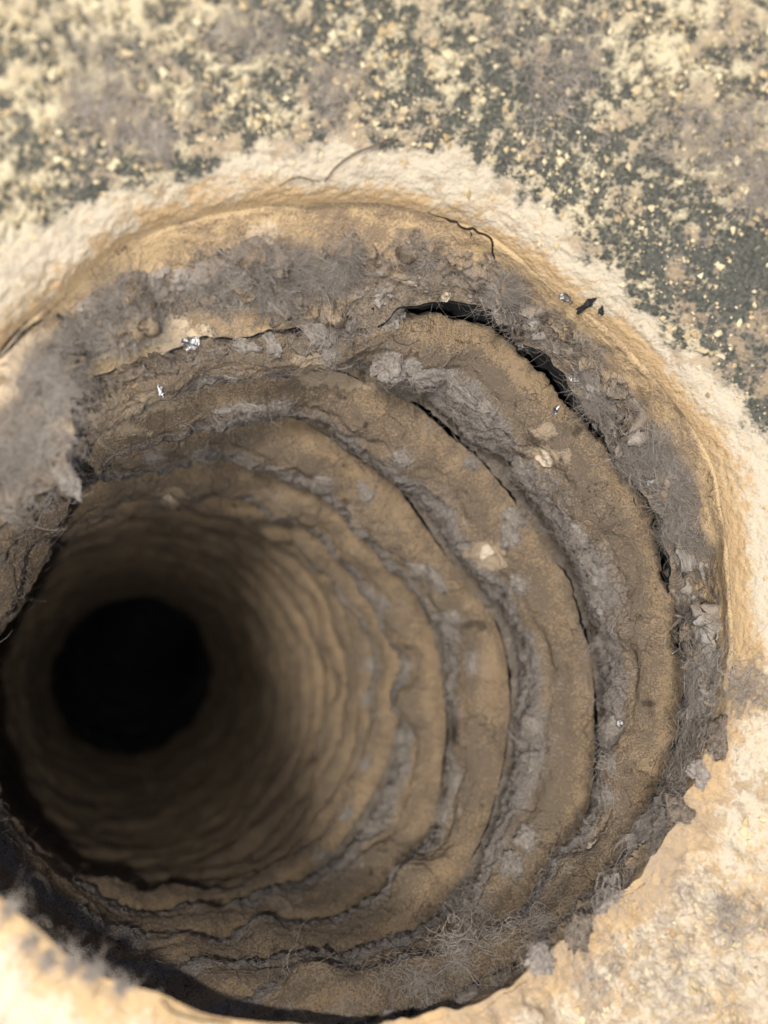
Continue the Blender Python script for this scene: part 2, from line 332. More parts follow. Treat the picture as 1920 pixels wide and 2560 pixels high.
# ------------------------------------------------------------------ the flexible duct
def duct_band(A, Bq, idx, rows, cols):
    st = NA // cols; A = A[::st]; Bq = Bq[::st]; ang = ANG[::st]
    ca, cb = A.mean(0), Bq.mean(0)
    L = np.linalg.norm(cb - ca)
    f = np.linspace(0, 1, rows)[:, None]
    P = A[None] * (1 - f[..., None]) + Bq[None] * f[..., None]
    cen = ca * (1 - f[..., None]) + cb * f[..., None]
    axis = unit(cb - ca); out = P - cen; out = unit_rows(out - (out @ axis)[..., None] * axis)
    near = idx < 5
    amp = min(.0092, L * .56) * (1 + .35 * noise(np.c_[np.cos(ang), np.sin(ang), np.full(len(ang), idx * 3.1)], .55, 5))[None]
    # steep face towards the mouth, gentle face away from it, a groove before the next rib
    b = np.clip(f / .80, 0, 1)
    h = -.62 * np.sin(np.pi * b**.72)**.85 * (1.05 + .5 * noise(np.c_[np.cos(ang) * 3, np.sin(ang) * 3, np.full(len(ang), idx * 5.3)], .5, 6))[None]
    h = h + .95 * sst(.74, .86, f) * (1 - sst(.945, 1.0, f))
    if idx < 4: h = h * (1 - (1., 1., .95, .6)[idx] * np.exp(-((ang - math.radians(148)) / .80)**4))[None]
    q = noise(np.c_[np.cos(ang) * 2, np.sin(ang) * 2, np.full(len(ang), idx * 7.7)], .35, 11)[None]
    h = h + .10 * np.exp(-((f - .30 - .12 * q) / .06)**2) * sst(-.1, .3, q)
    P = P + out * (amp * h)[..., None]
    if idx == 0:
        rg = np.exp(-(f / .10)**2)
        P = P - out * (rg * .0011 * (fbm(P, .004, 4, 600, .7) + .1))[..., None] - axis * (rg * .0022 * fbm(P, .005, 4, 601, .7))[..., None]
    N = grid_normals(P); sgn = np.sign((N * out).sum(-1).mean()); N = N * -sgn          # towards the axis
    lintn = noise(P, .011, 70 + idx) * .6 + noise(P, .004, 90 + idx) * .6
    fe = f + .07 * lintn
    lint = np.clip(sst(.32, .60, fe) * (1 - .95 * sst(.78, .88, fe + .05 * noise(P, .002, 97))) * (.80 + .80 * lintn) * (.45 + .55 * sst(-.45, .15, noise(P, .022, 95 + idx))) + .16 * lintn + .40 * sst(.12, .55, f), 0, 1)
    if near:
        fold = fbm(P, .014, 3, idx) * .0021
        str_ = noise(np.stack([np.broadcast_to(np.cos(ang) * 8, P.shape[:2]), np.broadcast_to(np.sin(ang) * 8, P.shape[:2]), np.broadcast_to(f * 9 + idx * 20, P.shape[:2])], -1), 1.0, 40 + idx) * .00035
        fluff = lint * (.0017 * (fbm(P, .0022, 3, 140, .65) + .55) + .0005 * fbm(P, .0006, 2, 150))
        crumb = .00060 * fbm(P, .0018, 3, 160, .85) + .00018 * noise(P, .0008, 161)
        win = np.minimum(sst(0, .04, f), 1)
        P = P + N * (((fold + str_) * (.35 + .65 * win) + fluff + crumb))[..., None]
    else:
        P = P + N * (fbm(P, .012, 3, idx) * .0012 + .0005 * noise(P, .003, 5) + lint * .0007 * (noise(P, .0018, 9) + .5))[..., None]
    crest_light = np.exp(-((f - .04) / .07)**2) * (.6 + .5 * noise(P, .02, 3)) + .35 * np.exp(-((f - .36 - .12 * q) / .06)**2)  # ochre along the crest, with its sunlit highlight painted in
    crest_light = crest_light - .15
    if not near: lint = .45 * lint; crest_light = .6 * crest_light
    if idx == 0:    # the free edge: foil folded outwards and back
        lip = []
        for dz, dr in ((.010, .0040), (.006, .0034), (.003, .0026), (.0008, .0016), (-.0002, .0006)):
            lip.append(P[0] + axis * dz + out[0] * (dr * (1 - .95 * np.exp(-((ang - math.radians(145)) / .8)**2)))[:, None])
        P = np.concatenate([np.array(lip), P]); z = np.zeros((5, P.shape[1]))
        lint = np.concatenate([z + .15, lint]); crest_light = np.concatenate([z, crest_light])
    return P, lint, crest_light

duct = empty('flexible_duct', (0, 0, 0))
tag(duct, 'wide ribbed foil duct caked with brown dust, dropping away into darkness', 'duct')
duct_grids = []
bands = []
for i in range(len(rings) - 1):
    if i < 5: rows, cols = (58, 1000) if i < 4 else (44, 1000)
    elif i < 14: rows, cols = 18, 500
    else: rows, cols = 10, 200
    P, lint, crest_light = duct_band(rings[i], rings[i + 1], i, rows, cols)
    bands.append((P, lint, crest_light))
# pale flaked spots: (picture point, radius m)
pale_spots = [((250, 890), .0065), ((330, 865), .004), ((690, 800), .005), ((760, 822), .004), ((1185, 985), .0035), ((1050, 1190), .004),
              ((1065, 1215), .003), ((365, 1072), .003), ((1250, 820), .002), ((1180, 930), .003)]
for i, (P, lint, crest_light) in enumerate(bands):
    pale = np.zeros(P.shape[:2]); bk = baked(P)
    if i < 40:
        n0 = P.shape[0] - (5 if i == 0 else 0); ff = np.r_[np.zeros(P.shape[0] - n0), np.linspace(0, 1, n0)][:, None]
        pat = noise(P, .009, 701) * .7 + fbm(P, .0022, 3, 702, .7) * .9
        bk['soot_shade'] = np.maximum(bk['soot_shade'], .72 * sst(-.15, .45, pat + .9 * np.exp(-((ff - .89) / .07)**2) - .50))  # bare dark film patches, massed in the grooves to paint in their shade
    if i < 5:
        v = (P - CAM) @ B; px = np.stack([v[..., 0] / -v[..., 2] * FPX + 960, -v[..., 1] / -v[..., 2] * FPX + 1280], -1) / S
        for (sx, sy), r in pale_spots:
            rp = r / .125 * FPX / S
            pale = np.maximum(pale, np.exp(-(((px[..., 0] - sx) / rp)**2 + ((px[..., 1] - sy) / (rp * .55))**2)))
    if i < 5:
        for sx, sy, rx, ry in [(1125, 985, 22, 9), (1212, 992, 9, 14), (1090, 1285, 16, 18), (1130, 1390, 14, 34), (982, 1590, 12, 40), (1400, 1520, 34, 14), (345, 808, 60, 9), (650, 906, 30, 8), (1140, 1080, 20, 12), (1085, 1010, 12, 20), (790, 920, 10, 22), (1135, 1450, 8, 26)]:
            bk['soot_shade'] = np.maximum(bk['soot_shade'], .78 * np.exp(-((px[..., 0] - sx) / rx)**2 - ((px[..., 1] - sy) / ry)**2))
    far = i >= 5 and deep[i - 5] > .318  # ribs beyond here are coloured black to paint the dark of the depth
    o = mesh_np('rib', P, grid_faces(P.shape[0], P.shape[1]), M_void if far else M_duct, duct, {'lint': lint, 'crest_light': crest_light, 'pale': pale, **bk})
    if i == 0: o['label'] = 'outermost rib with the torn free edge of the foil'

# ------------------------------------------------------------------ collar inside the mouth
def lerp(a, b, t): return a * (1 - t) + b * t
rows = 90
cen = SEAM.mean(0)
out0 = SEAM - cen; out0[:, 2] = 0; out0 = unit_rows(out0)
fr = np.linspace(0, 1, rows)[:, None]
Pc = lerp(SEAM[None], COLL[None], fr[..., None])
wl_ = np.exp(-((ANG - math.radians(140)) / .55)**2)                       # towards the lower left the collar bellies outwards under its lip
bulge = (.0012 * np.sin(np.pi * fr)) + wl_[None] * .010 * np.sin(np.pi * np.clip(fr, 0, 1))**.6
Pc = Pc + out0[None] * bulge[..., None]
Nc = grid_normals(Pc); Nc *= -np.sign((Nc * out0[None]).sum(-1).mean())
Pc = Pc + out0[None] * ((.0016 * fbm(Pc, .007, 3, 71, .65) + .0008) * sst(.72, 1, fr))[..., None] + np.array([0, 0, 1.]) * (.0020 * fbm(Pc, .006, 3, 72, .65) * sst(.72, 1, fr))[..., None]
fold = np.exp(-((ANG - math.radians(206)) / .30)**2)[None] * sst(.3, 1, fr)
Pc = Pc + (out0[None] * (.0022 * fbm(Pc, .006, 3, 77) * fold)[..., None]) + np.array([0, 0, 1.]) * (.002 * fbm(Pc, .005, 3, 78) * fold)[..., None]
Pc = Pc + Nc * (.0010 * fbm(Pc, .012, 3, 3) + .0003 * fbm(Pc, .002, 3, 4, .7) - .0007 * np.exp(-((fr - .0) / .03)**2))[..., None]
ln = noise(Pc, .012, 21) * .5 + noise(Pc, .005, 22) * .35
lintc = sst(.28, .62, fr + .48 * ln) * (.86 + .45 * ln)
lintc = lintc * (1 - .65 * sst(.70, .84, fr + .10 * ln) * np.exp(-((ANG - math.radians(232)) / .50)**2)[None])
low = np.exp(-(((ANG - math.radians(45)) / .6)**2))[None]
lintc = lintc - .45 * low * (.4 + .8 * sst(-.3, .4, noise(Pc, .006, 35)))
palec = .42 * low + .25 * sst(.2, .5, noise(Pc, .006, 31)) - .1
for (sx, sy), r in [((570, 523), .003), ((385, 745), .005), ((660, 580), .0025), ((100, 850), .007), ((60, 800), .008), ((1060, 680), .002)]:
    v = (Pc - CAM) @ B; px = np.stack([v[..., 0] / -v[..., 2] * FPX + 960, -v[..., 1] / -v[..., 2] * FPX + 1280], -1) / S
    palec = np.maximum(palec, .9 * np.exp(-((px[..., 0] - sx)**2 + (px[..., 1] - sy)**2) / (r / .115 * FPX / S)**2))
collar = empty('duct_collar'); tag(collar, 'round collar lining the mouth, tan dust above and grey lint below its cracked seam', 'collar')
mesh_np('sleeve', Pc, grid_faces(rows, NA), M_collar, collar, {'lint': lintc, 'pale': palec, **baked(Pc)})
# black liner added behind the collar-duct gap; its colour paints in the cavity's dark
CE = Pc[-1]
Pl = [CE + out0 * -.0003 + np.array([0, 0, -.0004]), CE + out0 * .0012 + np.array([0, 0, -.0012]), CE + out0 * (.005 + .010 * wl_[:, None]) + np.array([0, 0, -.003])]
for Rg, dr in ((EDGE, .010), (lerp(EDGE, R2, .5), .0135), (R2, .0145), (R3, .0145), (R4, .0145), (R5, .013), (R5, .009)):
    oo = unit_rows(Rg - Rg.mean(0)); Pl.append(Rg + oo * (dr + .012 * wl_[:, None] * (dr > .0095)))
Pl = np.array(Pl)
mesh_np('gap_shade', Pl, grid_faces(len(Pl), NA), M_void, collar)

# ------------------------------------------------------------------ panel with its rolled rim
nu = 150
u = np.r_[np.linspace(0, .012, 56), np.linspace(.012, .05, 110)[1:], np.linspace(.05, .11, 12)[1:]]; nu = len(u)
lipn = np.maximum(np.exp(-((ANG - math.radians(132)) / .75)**2), .85 * np.exp(-((ANG - math.radians(52)) / .62)**4))
ang_s = np.radians(30 + 46 * np.exp(-(u / .0055)**1.4)[:, None] * (1 - .95 * lipn)[None] - 18 * sst(.02, .08, u)[:, None] - 14 * lipn[None])
ds = np.diff(u, prepend=0)
rho = np.cumsum(np.cos(ang_s) * ds[:, None], 0); zz = np.cumsum(np.sin(ang_s) * ds[:, None], 0)
Pp = SEAM[None] + out0[None] * rho[..., None] + np.array([0, 0, 1.])[None, None] * zz[..., None]
Np = grid_normals(Pp); Np *= np.sign(Np[..., 2].mean())
adeg = np.degrees(ANG)
def around(c, w):
    d = (adeg - c + 180) % 360 - 180; return np.exp(-(d / w)**2)
lowp = around(55, 42)[None]
Pp = Pp + Np * (lowp * .0016 * fbm(Pp, .0045, 3, 88, .6) * sst(0, .003, u)[:, None] + .0007 * fbm(Pp, .012, 3, 8) + (.00030 * fbm(Pp, .0022, 3, 9, .7) + .00026 * fbm(Pp, .0010, 2, 19, .7)) * sst(0, .002, u)[:, None])[..., None]
U = u[:, None]
Pmid = .5 + .6 * fbm(Pp, .0017, 4, 311, .7)
bare = around(329, 14)[None] * sst(.008, .013, U + .002 * noise(Pp, .004, 55))
bare = np.maximum(bare, 0.2 * around(290, 25)[None] * sst(.008, .014, U))
dusta = .47 + .18 * fbm(Pp, .014, 2, 12) - .75 * bare + .12 * around(60, 60)[None] + .15 * sst(.02, .035, U)
rimw = .0088 + .0025 * noise(np.c_[np.cos(ANG), np.sin(ANG), 0 * ANG], .4, 2)[None] + .05 * around(60, 45)[None] + .02 * around(150, 50)[None]
rima = 1 - sst(.55, 1.35, U / rimw + .30 * noise(Pp, .005, 57))
inner = (.92 - .92 * sst(.0005, .0066, U + .0022 * noise(Pp, .005, 58))) + (.50 + .25 * noise(Pp, .006, 68)) * around(58, 55)[None]
lintp = .50 * sst(.0, .7, noise(Pp, .008, 61) + .5 * noise(Pp, .003, 62)) * sst(.004, .012, U) + .95 * around(52, 48)[None] * sst(-.25, .5, noise(Pp, .007, 63) + .4 * noise(Pp, .003, 64)) * (1 - .6 * sst(.010, .03, U))
lintp = np.maximum(lintp, .70 * sst(.25, .6, noise(Pp, .0032, 65) + .5 * noise(Pp, .010, 66)) * sst(.0015, .005, U))
Pp = Pp + Np * (.0006 * sst(.45, .75, Pmid + .5 * (dusta - .5)) * sst(.0075, .012, U) * (1 - bare))[..., None]
lintp = np.maximum(lintp, (around(52, 40)[None] * (1 - sst(.002, .011, U + .004 * noise(Pp, .006, 69))) * (.80 + .25 * noise(Pp, .003, 70))))
panel = mesh_np('dusty_panel', Pp, grid_faces(nu, NA), M_panel, None, {'dust': dusta, 'rim': rima, 'inner': inner, 'lint': lintp, 'mid': Pmid})
tag(panel, 'dark green panel under pale flaking dust, rolled into a cream rim', kind='structure')

# ------------------------------------------------------------------ pick points on what is built
def bvh_of(grids):
    V = []; F = []; n = 0
    for G, st in grids:
        g = G[::1, ::st]; V.append(g.reshape(-1, 3)); F.append(grid_faces(*g.shape[:2]) + n); n += g.shape[0] * g.shape[1]
    return BVHTree.FromPolygons(np.concatenate(V).tolist(), np.concatenate(F).tolist())
BV = bvh_of([(bands[i][0], 4) for i in range(5)] + [(bands[i][0], 4) for i in range(5, 12)] + [(Pc, 4), (Pp, 4)])
def at(px):
    d = unit(rays(px)[0]); h = BV.ray_cast(Vector(CAM), Vector(d))
    if h[0] is None: return None
    p, nrm = np.array(h[0]), np.array(h[1])
    if nrm @ d > 0: nrm = -nrm
    return p, nrm

# ------------------------------------------------------------------ fibres
def fibres(name, P0, N0, n_seg, length, rad, curl, lift, mat, parent=None, seed=0, T0=None):
    r = np.random.default_rng(seed); n = len(P0)
    t = r.normal(size=(n, 3)) if T0 is None else T0 + .5 * r.normal(size=(n, 3)); t = unit_rows(t - (t * N0).sum(1, keepdims=True) * N0)
    b = np.cross(N0, t)
    Ls = length * np.exp(r.normal(0, .45, n)); step = Ls / n_seg
    th = np.zeros(n); kap = r.normal(0, curl, n); up = r.uniform(-.1, lift, n)
    pts = [P0 + N0 * r.uniform(-.0001, .00025, n)[:, None]]
    for k in range(n_seg):
        th = th + kap + r.normal(0, curl * .6, n)
        el = up * np.cos(np.pi * (k + .5) / n_seg) 
        d = np.cos(th)[:, None] * t + np.sin(th)[:, None] * b + el[:, None] * N0
        pts.append(pts[-1] + unit_rows(d) * step[:, None])
    Q = np.stack(pts, 1)                                             # n, K, 3
    K = n_seg + 1
    tg = unit_rows(np.gradient(Q, axis=1)); nn = N0[:, None] + 0 * tg; s1 = unit_rows(np.cross(tg, nn)); s2 = np.cross(tg, s1)
    rr = (rad * np.exp(r.normal(0, .25, n)))[:, None, None] * np.r_[.5, np.ones(K - 2), .4][None, :, None]
    V = np.stack([Q + rr * (math.cos(a) * s1 + math.sin(a) * s2) for a in (0, 2.094, 4.189)], 2)   # n,K,3,3
    base = (np.arange(n)[:, None, None] * K + np.arange(K - 1)[None, :, None]) * 3
    j = np.arange(3)[None, None]; j2 = (j + 1) % 3
    F = np.stack([base + j, base + j2, base + 3 + j2, base + 3 + j], -1).reshape(-1, 4)
    tone = np.repeat(np.clip(r.beta(1.6, 1.8, n), 0, 1), K * 3)
    o = mesh_np(name, V.reshape(-1, 3), F, mat, parent, {'tone': tone})
    return o

# ------------------------------------------------------------------ lint mats lying on the collar
def lint_mat(label, a0, a1, f0, f1, thick, seed, nfib, flen=.0035, mat=None, sub=2):
    c0, c1 = int(a0 / 360 * NA), int(a1 / 360 * NA); cols = np.arange(c0, c1) % NA
    r0, r1 = int(f0 * (rows - 1)), int(f1 * (rows - 1))
    G = Pc[r0:r1 + 1][:, cols]; Ng = unit_rows(np.gradient(G, axis=0)); Ng = grid_normals(G, False); Ng *= np.sign((Ng * (cen - G)).sum(-1).mean())
    fi = np.linspace(0, 1, G.shape[0])[:, None]; fj = np.linspace(0, 1, G.shape[1])[None]
    edge = np.minimum(np.minimum(fi, 1 - fi) * 3.2, np.minimum(fj, 1 - fj) * 9.0)
    lum = fbm(G, .010, 3, seed) * .8 + fbm(G, .0028, 4, seed + 5, .75) * .9
    hgt = thick * (np.clip(edge, 0, 1)**.6 * (.85 + lum) + .9 * lum * (edge < 1) - .55) + .00045 * fbm(G, .0008, 2, seed + 9, .8)
    Q = G + Ng * hgt[..., None]
    e = empty('lint_mat'); tag(e, label, 'lint', 'felted lint round the collar')
    mesh_np('felt', Q, grid_faces(G.shape[0], G.shape[1], False), M_felt, e, {'hgt': hgt / thick, 'var': .5 + .7 * fbm(G, .006, 3, seed + 21, .65), 'mid': .5 + .7 * fbm(G, .0016, 3, seed + 22, .7)})
    vis = (hgt > 0).ravel(); idx = np.flatnonzero(vis)
    r = np.random.default_rng(seed); wq = (.04 + sst(-.15, .45, noise(Q, .0055, seed + 40) + .4 * noise(Q, .0015, seed + 41))).ravel()[idx]; pick = r.choice(idx, nfib, p=wq / wq.sum())
    N2 = grid_normals(Q, False); N2 *= np.sign((N2 * (cen - G)).sum(-1).mean())
    P0 = Q.reshape(-1, 3)[pick]; N0 = Ng.reshape(-1, 3)[pick]
    tg = unit_rows(np.gradient(Q, axis=1)).reshape(-1, 3)[pick]
    o = fibres('fibre', P0, N0, 4, flen, .000017, .42, .9, M_fib, e, seed, tg); o['kind'] = 'stuff'
    return e
lint_mat('long grey-brown felt of lint under the tan dust at the crown of the collar', 226, 262, .24, .78, .0036, 11, 4600)
lint_mat('dark hairy lint felt over the start of the black gap', 258, 300, .28, 1.0, .0036, 17, 4200)
lint_mat('combed pale grey lint mat beside the fuzzy fold of the collar', 204, 230, .22, .82, .0036, 12, 3200, .0045)
lint_mat('hairy lint mat above the black gap where the duct edge has pulled away', 298, 332, .34, 1.0, .0034, 13, 3600)
lint_mat('narrow hairy lint strip beside the foil glint of the duct edge', 330, 378, .30, 1.0, .0032, 14, 4200)
lint_mat('thin patchy lint on the bright lower wall of the collar', 376, 415, .25, .9, .0017, 15, 1000)
lint_mat('frayed lint over the upright fold of the collar', 178, 207, .50, 1.0, .0030, 16, 1800, .0045)

# ------------------------------------------------------------------ lint clumps in the grooves
def ico(sub):
    import bmesh
    bm = bmesh.new(); bmesh.ops.create_icosphere(bm, subdivisions=sub, radius=1)
    V = np.array([v.co[:] for v in bm.verts]); F = np.array([[v.index for v in f.verts] for f in bm.faces]); bm.free(); return V, F
ICO4, ICO4F = ico(4); ICO3, ICO3F = ico(3); ICO1, ICO1F = ico(1)
FEAT = [((960, 690), 'the gap at the crown'), ((1190, 830), 'the slanting gap'), ((1185, 985), 'the broad cream flake'), ((1050, 1190), 'the long cream flake'), ((365, 1072), 'the square white chip'),
        ((1452, 1405), 'the white foil sliver'), ((1412, 1765), 'the bluish foil sliver'), ((410, 738), 'the blue-white foil scrap'), ((345, 845), 'the dark blue foil fold'), ((1225, 640), 'the crumpled foil scrap'),
        ((160, 930), 'the collar fold'), ((400, 2150), 'the near lip'), ((1280, 1828), 'the lower cream flake'), ((760, 340), 'the brown thread'), ((690, 800), 'the pale worn patch'), ((1640, 600), 'the bare dark patch'), ((1412, 1035), 'the foil bead'), ((570, 523), 'the white paint chip'), ((290, 1450), 'the black end of the duct')]
def beside(label, px):
    d = [math.hypot(px[0] - a[0], px[1] - a[1]) for a, _ in FEAT]; k = int(np.argmin(d))
    return label + ', nearest ' + FEAT[k][1] if FEAT[k][1] not in label else label
def clump(px, size, stretch, label, group, seed, nf=130, mat=None, name='lint_clump', flat=.5):
    h = at(px)
    if h is None: return
    p, nrm = h
    h2 = at((px[0], px[1]))
    rad = p - (cen if p[2] > -.02 else lineat(p)); axis = unit(np.cross(nrm, unit(np.array([.3, .1, 1.]))))
    e2 = np.cross(nrm, axis)
    V = ICO4.copy(); r = .70 + .85 * fbm(V + seed * 3.7, .8, 4, seed, .7)
    V = V * r[:, None]
    size = size * .82
    W = p + (V[:, :1] * axis * size * stretch + V[:, 1:2] * e2 * size + V[:, 2:] * nrm * size * flat)
    Nn = unit_rows(W - p); W = W + Nn * (.0009 * fbm(W, .0016, 4, seed, .8))[:, None]
    e = empty(name); tag(e, beside(label, px), 'lint', group)
    mesh_np('tuft', W, ICO4F, mat or M_lint, e)
    q = np.random.default_rng(seed); ok = np.flatnonzero(((W - p) @ nrm) > 0); pk = q.choice(ok, nf)
    o = fibres('fibre', W[pk], unit_rows(Nn[pk] + .3 * nrm), 4, .0022, .000019, .6, 1.0, M_fibp, e, seed); o['kind'] = 'stuff'
    return e
def wisp(px, size, stretch, label, group, seed, nf=520, name='lint_tuft', drape=.6):
    h = at(px)
    if h is None: return
    p, nrm = h; q = np.random.default_rng(seed)
    a = q.uniform(0, 3.14); t1 = unit(np.cross(nrm, [.3, .1, 1.])); t2 = np.cross(nrm, t1)
    e1 = math.cos(a) * t1 + math.sin(a) * t2; e2 = np.cross(nrm, e1)
    cl = q.normal(0, .55, (5, 2)); w = cl[q.integers(0, 5, nf)] + q.normal(0, .33, (nf, 2))
    Pt = p + (w[:, :1] * e1 * stretch + w[:, 1:] * e2) * size
    P2 = []; N2 = []
    for x in Pt:
        hh = BV.ray_cast(Vector(x + nrm * .004), Vector(-nrm), .012)
        P2.append(np.array(hh[0]) if hh[0] is not None else x); N2.append(nrm)
    P2 = np.array(P2); N2 = np.array(N2); P2 = P2 + N2 * (np.abs(q.normal(0, .10, nf)) * size)[:, None]
    e = fibres(name, P2, N2, 4, .0026, .000034, .9, drape, M_fibp, None, seed); tag(e, beside(label, px), 'lint', group); return e
def lineat(p): return line[np.argmin(np.abs(line[:, 2] - p[2]))]
groups = {
 'on the outermost rib': [((840, 780), .0045, 1.5), ((930, 810), .0045, 1.8), ((990, 850), .004, 1.5), ((1045, 890), .003, 1.3), ((1250, 1160), .0032, 1.2), ((1290, 1240), .0034, 1.3), ((1130, 1010), .003, 1.2), ((690, 715), .0034, 1.6), ((740, 705), .003, 1.5)],
 'between the first and second ribs': [((1300, 1300), .0028, 1.6), ((1305, 1400), .0024, 1.8), ((1320, 1580), .0026, 1.4), ((1322, 1650), .002, 1.3), ((1315, 1720), .0022, 1.2), ((710, 768), .0018, 1.1), ((1270, 1210), .002, 1.4)],
 'between the second and third ribs': [((480, 885), .0026, 1.9), ((540, 880), .0026, 1.8), ((600, 872), .0028, 1.6), ((1110, 1120), .0026, 1.4), ((1100, 1160), .0028, 1.3), ((1120, 1260), .002, 1.5), ((1150, 1570), .0024, 1.5), ((1160, 1640), .0022, 1.6), ((1135, 1810), .003, 1.3), ((1105, 1870), .0032, 1.2), ((1015, 1000), .0018, 1.0), ((870, 990), .0022, 1.4)],
 'between the third and fourth ribs': [((430, 975), .0018, 1.6), ((330, 985), .0018, 1.6), ((900, 1230), .0026, 1.5), ((945, 1255), .003, 1.6), ((975, 1330), .0022, 1.7), ((960, 1760), .0022, 1.5), ((790, 1060), .0024, 1.6), ((1020, 1430), .0022, 1.8), ((700, 1040), .002, 1.6), ((985, 1690), .002, 1.4)],
 'between the fourth and fifth ribs': [((830, 1300), .0024, 1.5), ((880, 1440), .0022, 1.6), ((805, 1790), .002, 1.3), ((750, 1760), .002, 1.4), ((690, 1850), .002, 1.3), ((870, 1590), .002, 1.5)],
 'on the deeper ribs': [((800, 1440), .0022, 1.4), ((795, 1510), .002, 1.6), ((805, 1280), .002, 1.4), ((790, 1650), .0018, 1.4)],
}
sd_ = 200
for g, lst in groups.items():
    for px, sz, stt in lst:
        sd_ += 1
        clump(px, sz, stt, 'soft grey lint clump ' + g, 'lint clumps ' + g, sd_, 190)
for px, sz, stt in [((1395, 1815), .004, 1.2), ((1450, 1690), .004, 1.4), ((1560, 1540), .005, 1.4), ((1640, 1490), .004, 1.3), ((1020, 1990), .003, 1.2), ((960, 2060), .003, 1.5), ((870, 2110), .0028, 1.5), ((730, 2190), .003, 1.6), ((1120, 2000), .003, 1.3), ((1480, 1620), .004, 1.2), ((1560, 1970), .004, 1.4), ((1330, 2080), .004, 1.4), ((1500, 2130), .004, 1.3)]:
    sd_ += 1
    wisp(px, sz * 1.1, stt, 'grey lint wisp on the lower mouth', 'lint wisps at the lower side of the mouth', sd_, 330)
for px, sz, stt in [((1545, 1590), .0030, 1.5), ((1510, 1670), .0024, 1.3), ((1470, 1745), .0030, 1.4), ((1425, 1820), .0026, 1.5), ((1370, 1885), .0030, 1.3), ((1310, 1950), .0026, 1.5), ((1250, 2010), .0030, 1.4), ((1170, 2070), .0026, 1.4), ((1090, 2115), .0028, 1.5), ((1010, 2155), .0024, 1.4), ((920, 2180), .0026, 1.6), ((840, 2195), .0022, 1.5)]:
    sd_ += 1
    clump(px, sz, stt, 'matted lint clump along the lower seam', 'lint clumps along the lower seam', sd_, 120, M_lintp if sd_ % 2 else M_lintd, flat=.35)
for px, sz, stt in [((290, 160), .005, 1.2), ((520, 70), .004, 1.5), ((230, 230), .003, 1.2), ((1130, 50), .004, 1.3), ((1220, 215), .004, 1.6), ((1450, 270), .005, 1.5), ((1600, 260), .004, 1.2), ((730, 170), .003, 1.2), ((1640, 430), .003, 1.0), ((330, 310), .0025, 1.4)]:
    sd_ += 1
    wisp(px, sz * 1.0, stt, 'mauve-brown lint tuft on the speckled panel', 'lint tufts on the panel', sd_, 330)
for px, sz, stt in [((75, 900), .006, .8), ((110, 800), .005, .8), ((60, 1000), .006, 1.0), ((120, 960), .004, .7), ((40, 1070), .004, .8), ((30, 930), .006, .8)]:
    sd_ += 1
    clump(px, sz * .8, stt, 'shaggy lint clump hanging on the collar fold', 'lint clumps on the collar fold', sd_, 220, M_lintd, flat=.55)
for px in [(60, 2035), (105, 2075), (150, 2085), (200, 2105), (260, 2135), (20, 1965)]:
    sd_ += 1
    clump(px, .0008, 1.3, 'frayed lint bit along the near lip over the dark shadow', 'lint bits on the near lip', sd_, 130)

for px in [(845, 690), (790, 712), (745, 728), (690, 738), (640, 742), (585, 746), (530, 750), (470, 757), (415, 768), (355, 785), (300, 803), (250, 826), (205, 850), (172, 880), (165, 930), (158, 985), (140, 1035), (95, 1080), (50, 1108)]:
    sd_ += 1; q_ = random.uniform(.7, 1.5)
    clump(px, .0021 * q_, random.uniform(1.2, 2.4), 'crumbly lint bit along the ragged upper duct edge', 'lint bits along the upper duct edge', sd_, 70, M_lintd if random.random() < .6 else M_lint, flat=.5)
# loose fibres over the ribs
def strew(i, n, seed, f0=0, length=.0026):
    P, lint, crest_light = bands[i]; N = grid_normals(P); c = rings[i].mean(0); N *= np.sign((N * (c - P)).sum(-1).mean())
    w = (.06 + lint**1.5).ravel(); w[:f0 * P.shape[1]] = 0; w = w / w.sum()
    pk = np.random.default_rng(seed).choice(len(w), n, p=w)
    o = fibres('fibre', P.reshape(-1, 3)[pk], N.reshape(-1, 3)[pk], 4, length, .000022, .6, .7, M_fib, duct, seed); o['kind'] = 'stuff'
for i, n in enumerate((7000, 4200, 2200, 900, 200)): strew(i, n, 400 + i, 6 if i == 0 else 0)

# ------------------------------------------------------------------ dust grains on the panel
G = Pp.reshape(-1, 3); NG = Np.reshape(-1, 3)
area = (np.broadcast_to(ds[:, None], Pp.shape[:2]) * np.linalg.norm(np.roll(Pp, -1, 1) - Pp, axis=-1)).ravel()
dens = area * (sst(.006, .012, U + 0 * dusta) * (1 - .93 * bare) * sst(-.5, .4, noise(Pp, .006, 77)) * (1 - .75 * sst(.045, .07, U + 0 * dusta)) + .15 * sst(.002, .006, U + 0 * dusta)).ravel()
dens /= dens.sum(); ng = 44000
OCT = np.array([(1, 0, 0), (-1, 0, 0), (0, 1, 0), (0, -1, 0), (0, 0, 1), (0, 0, -1)], float)
OCTF = np.array([(0, 2, 4), (2, 1, 4), (1, 3, 4), (3, 0, 4), (2, 0, 5), (1, 2, 5), (3, 1, 5), (0, 3, 5)])
pk = rng.choice(len(G), ng, p=dens)
sz = np.minimum(.00011 * np.exp(rng.normal(.5, .62, ng)), .0006); jit = rng.normal(0, .0003, (ng, 3)); ctr = G[pk] + jit - (jit * NG[pk]).sum(1, keepdims=True) * NG[pk] + NG[pk] * (sz * .15)[:, None]
sc = sz[:, None] * rng.uniform(.55, 1.35, (ng, 3)); shp = OCT[None] * (1 + .25 * rng.normal(size=(ng, 6, 1))) + .25 * rng.normal(size=(ng, 6, 3))
Vg = ctr[:, None] + shp * sc[:, None]
Fg = (OCTF[None] + (np.arange(ng) * 6)[:, None, None]).reshape(-1, 3)
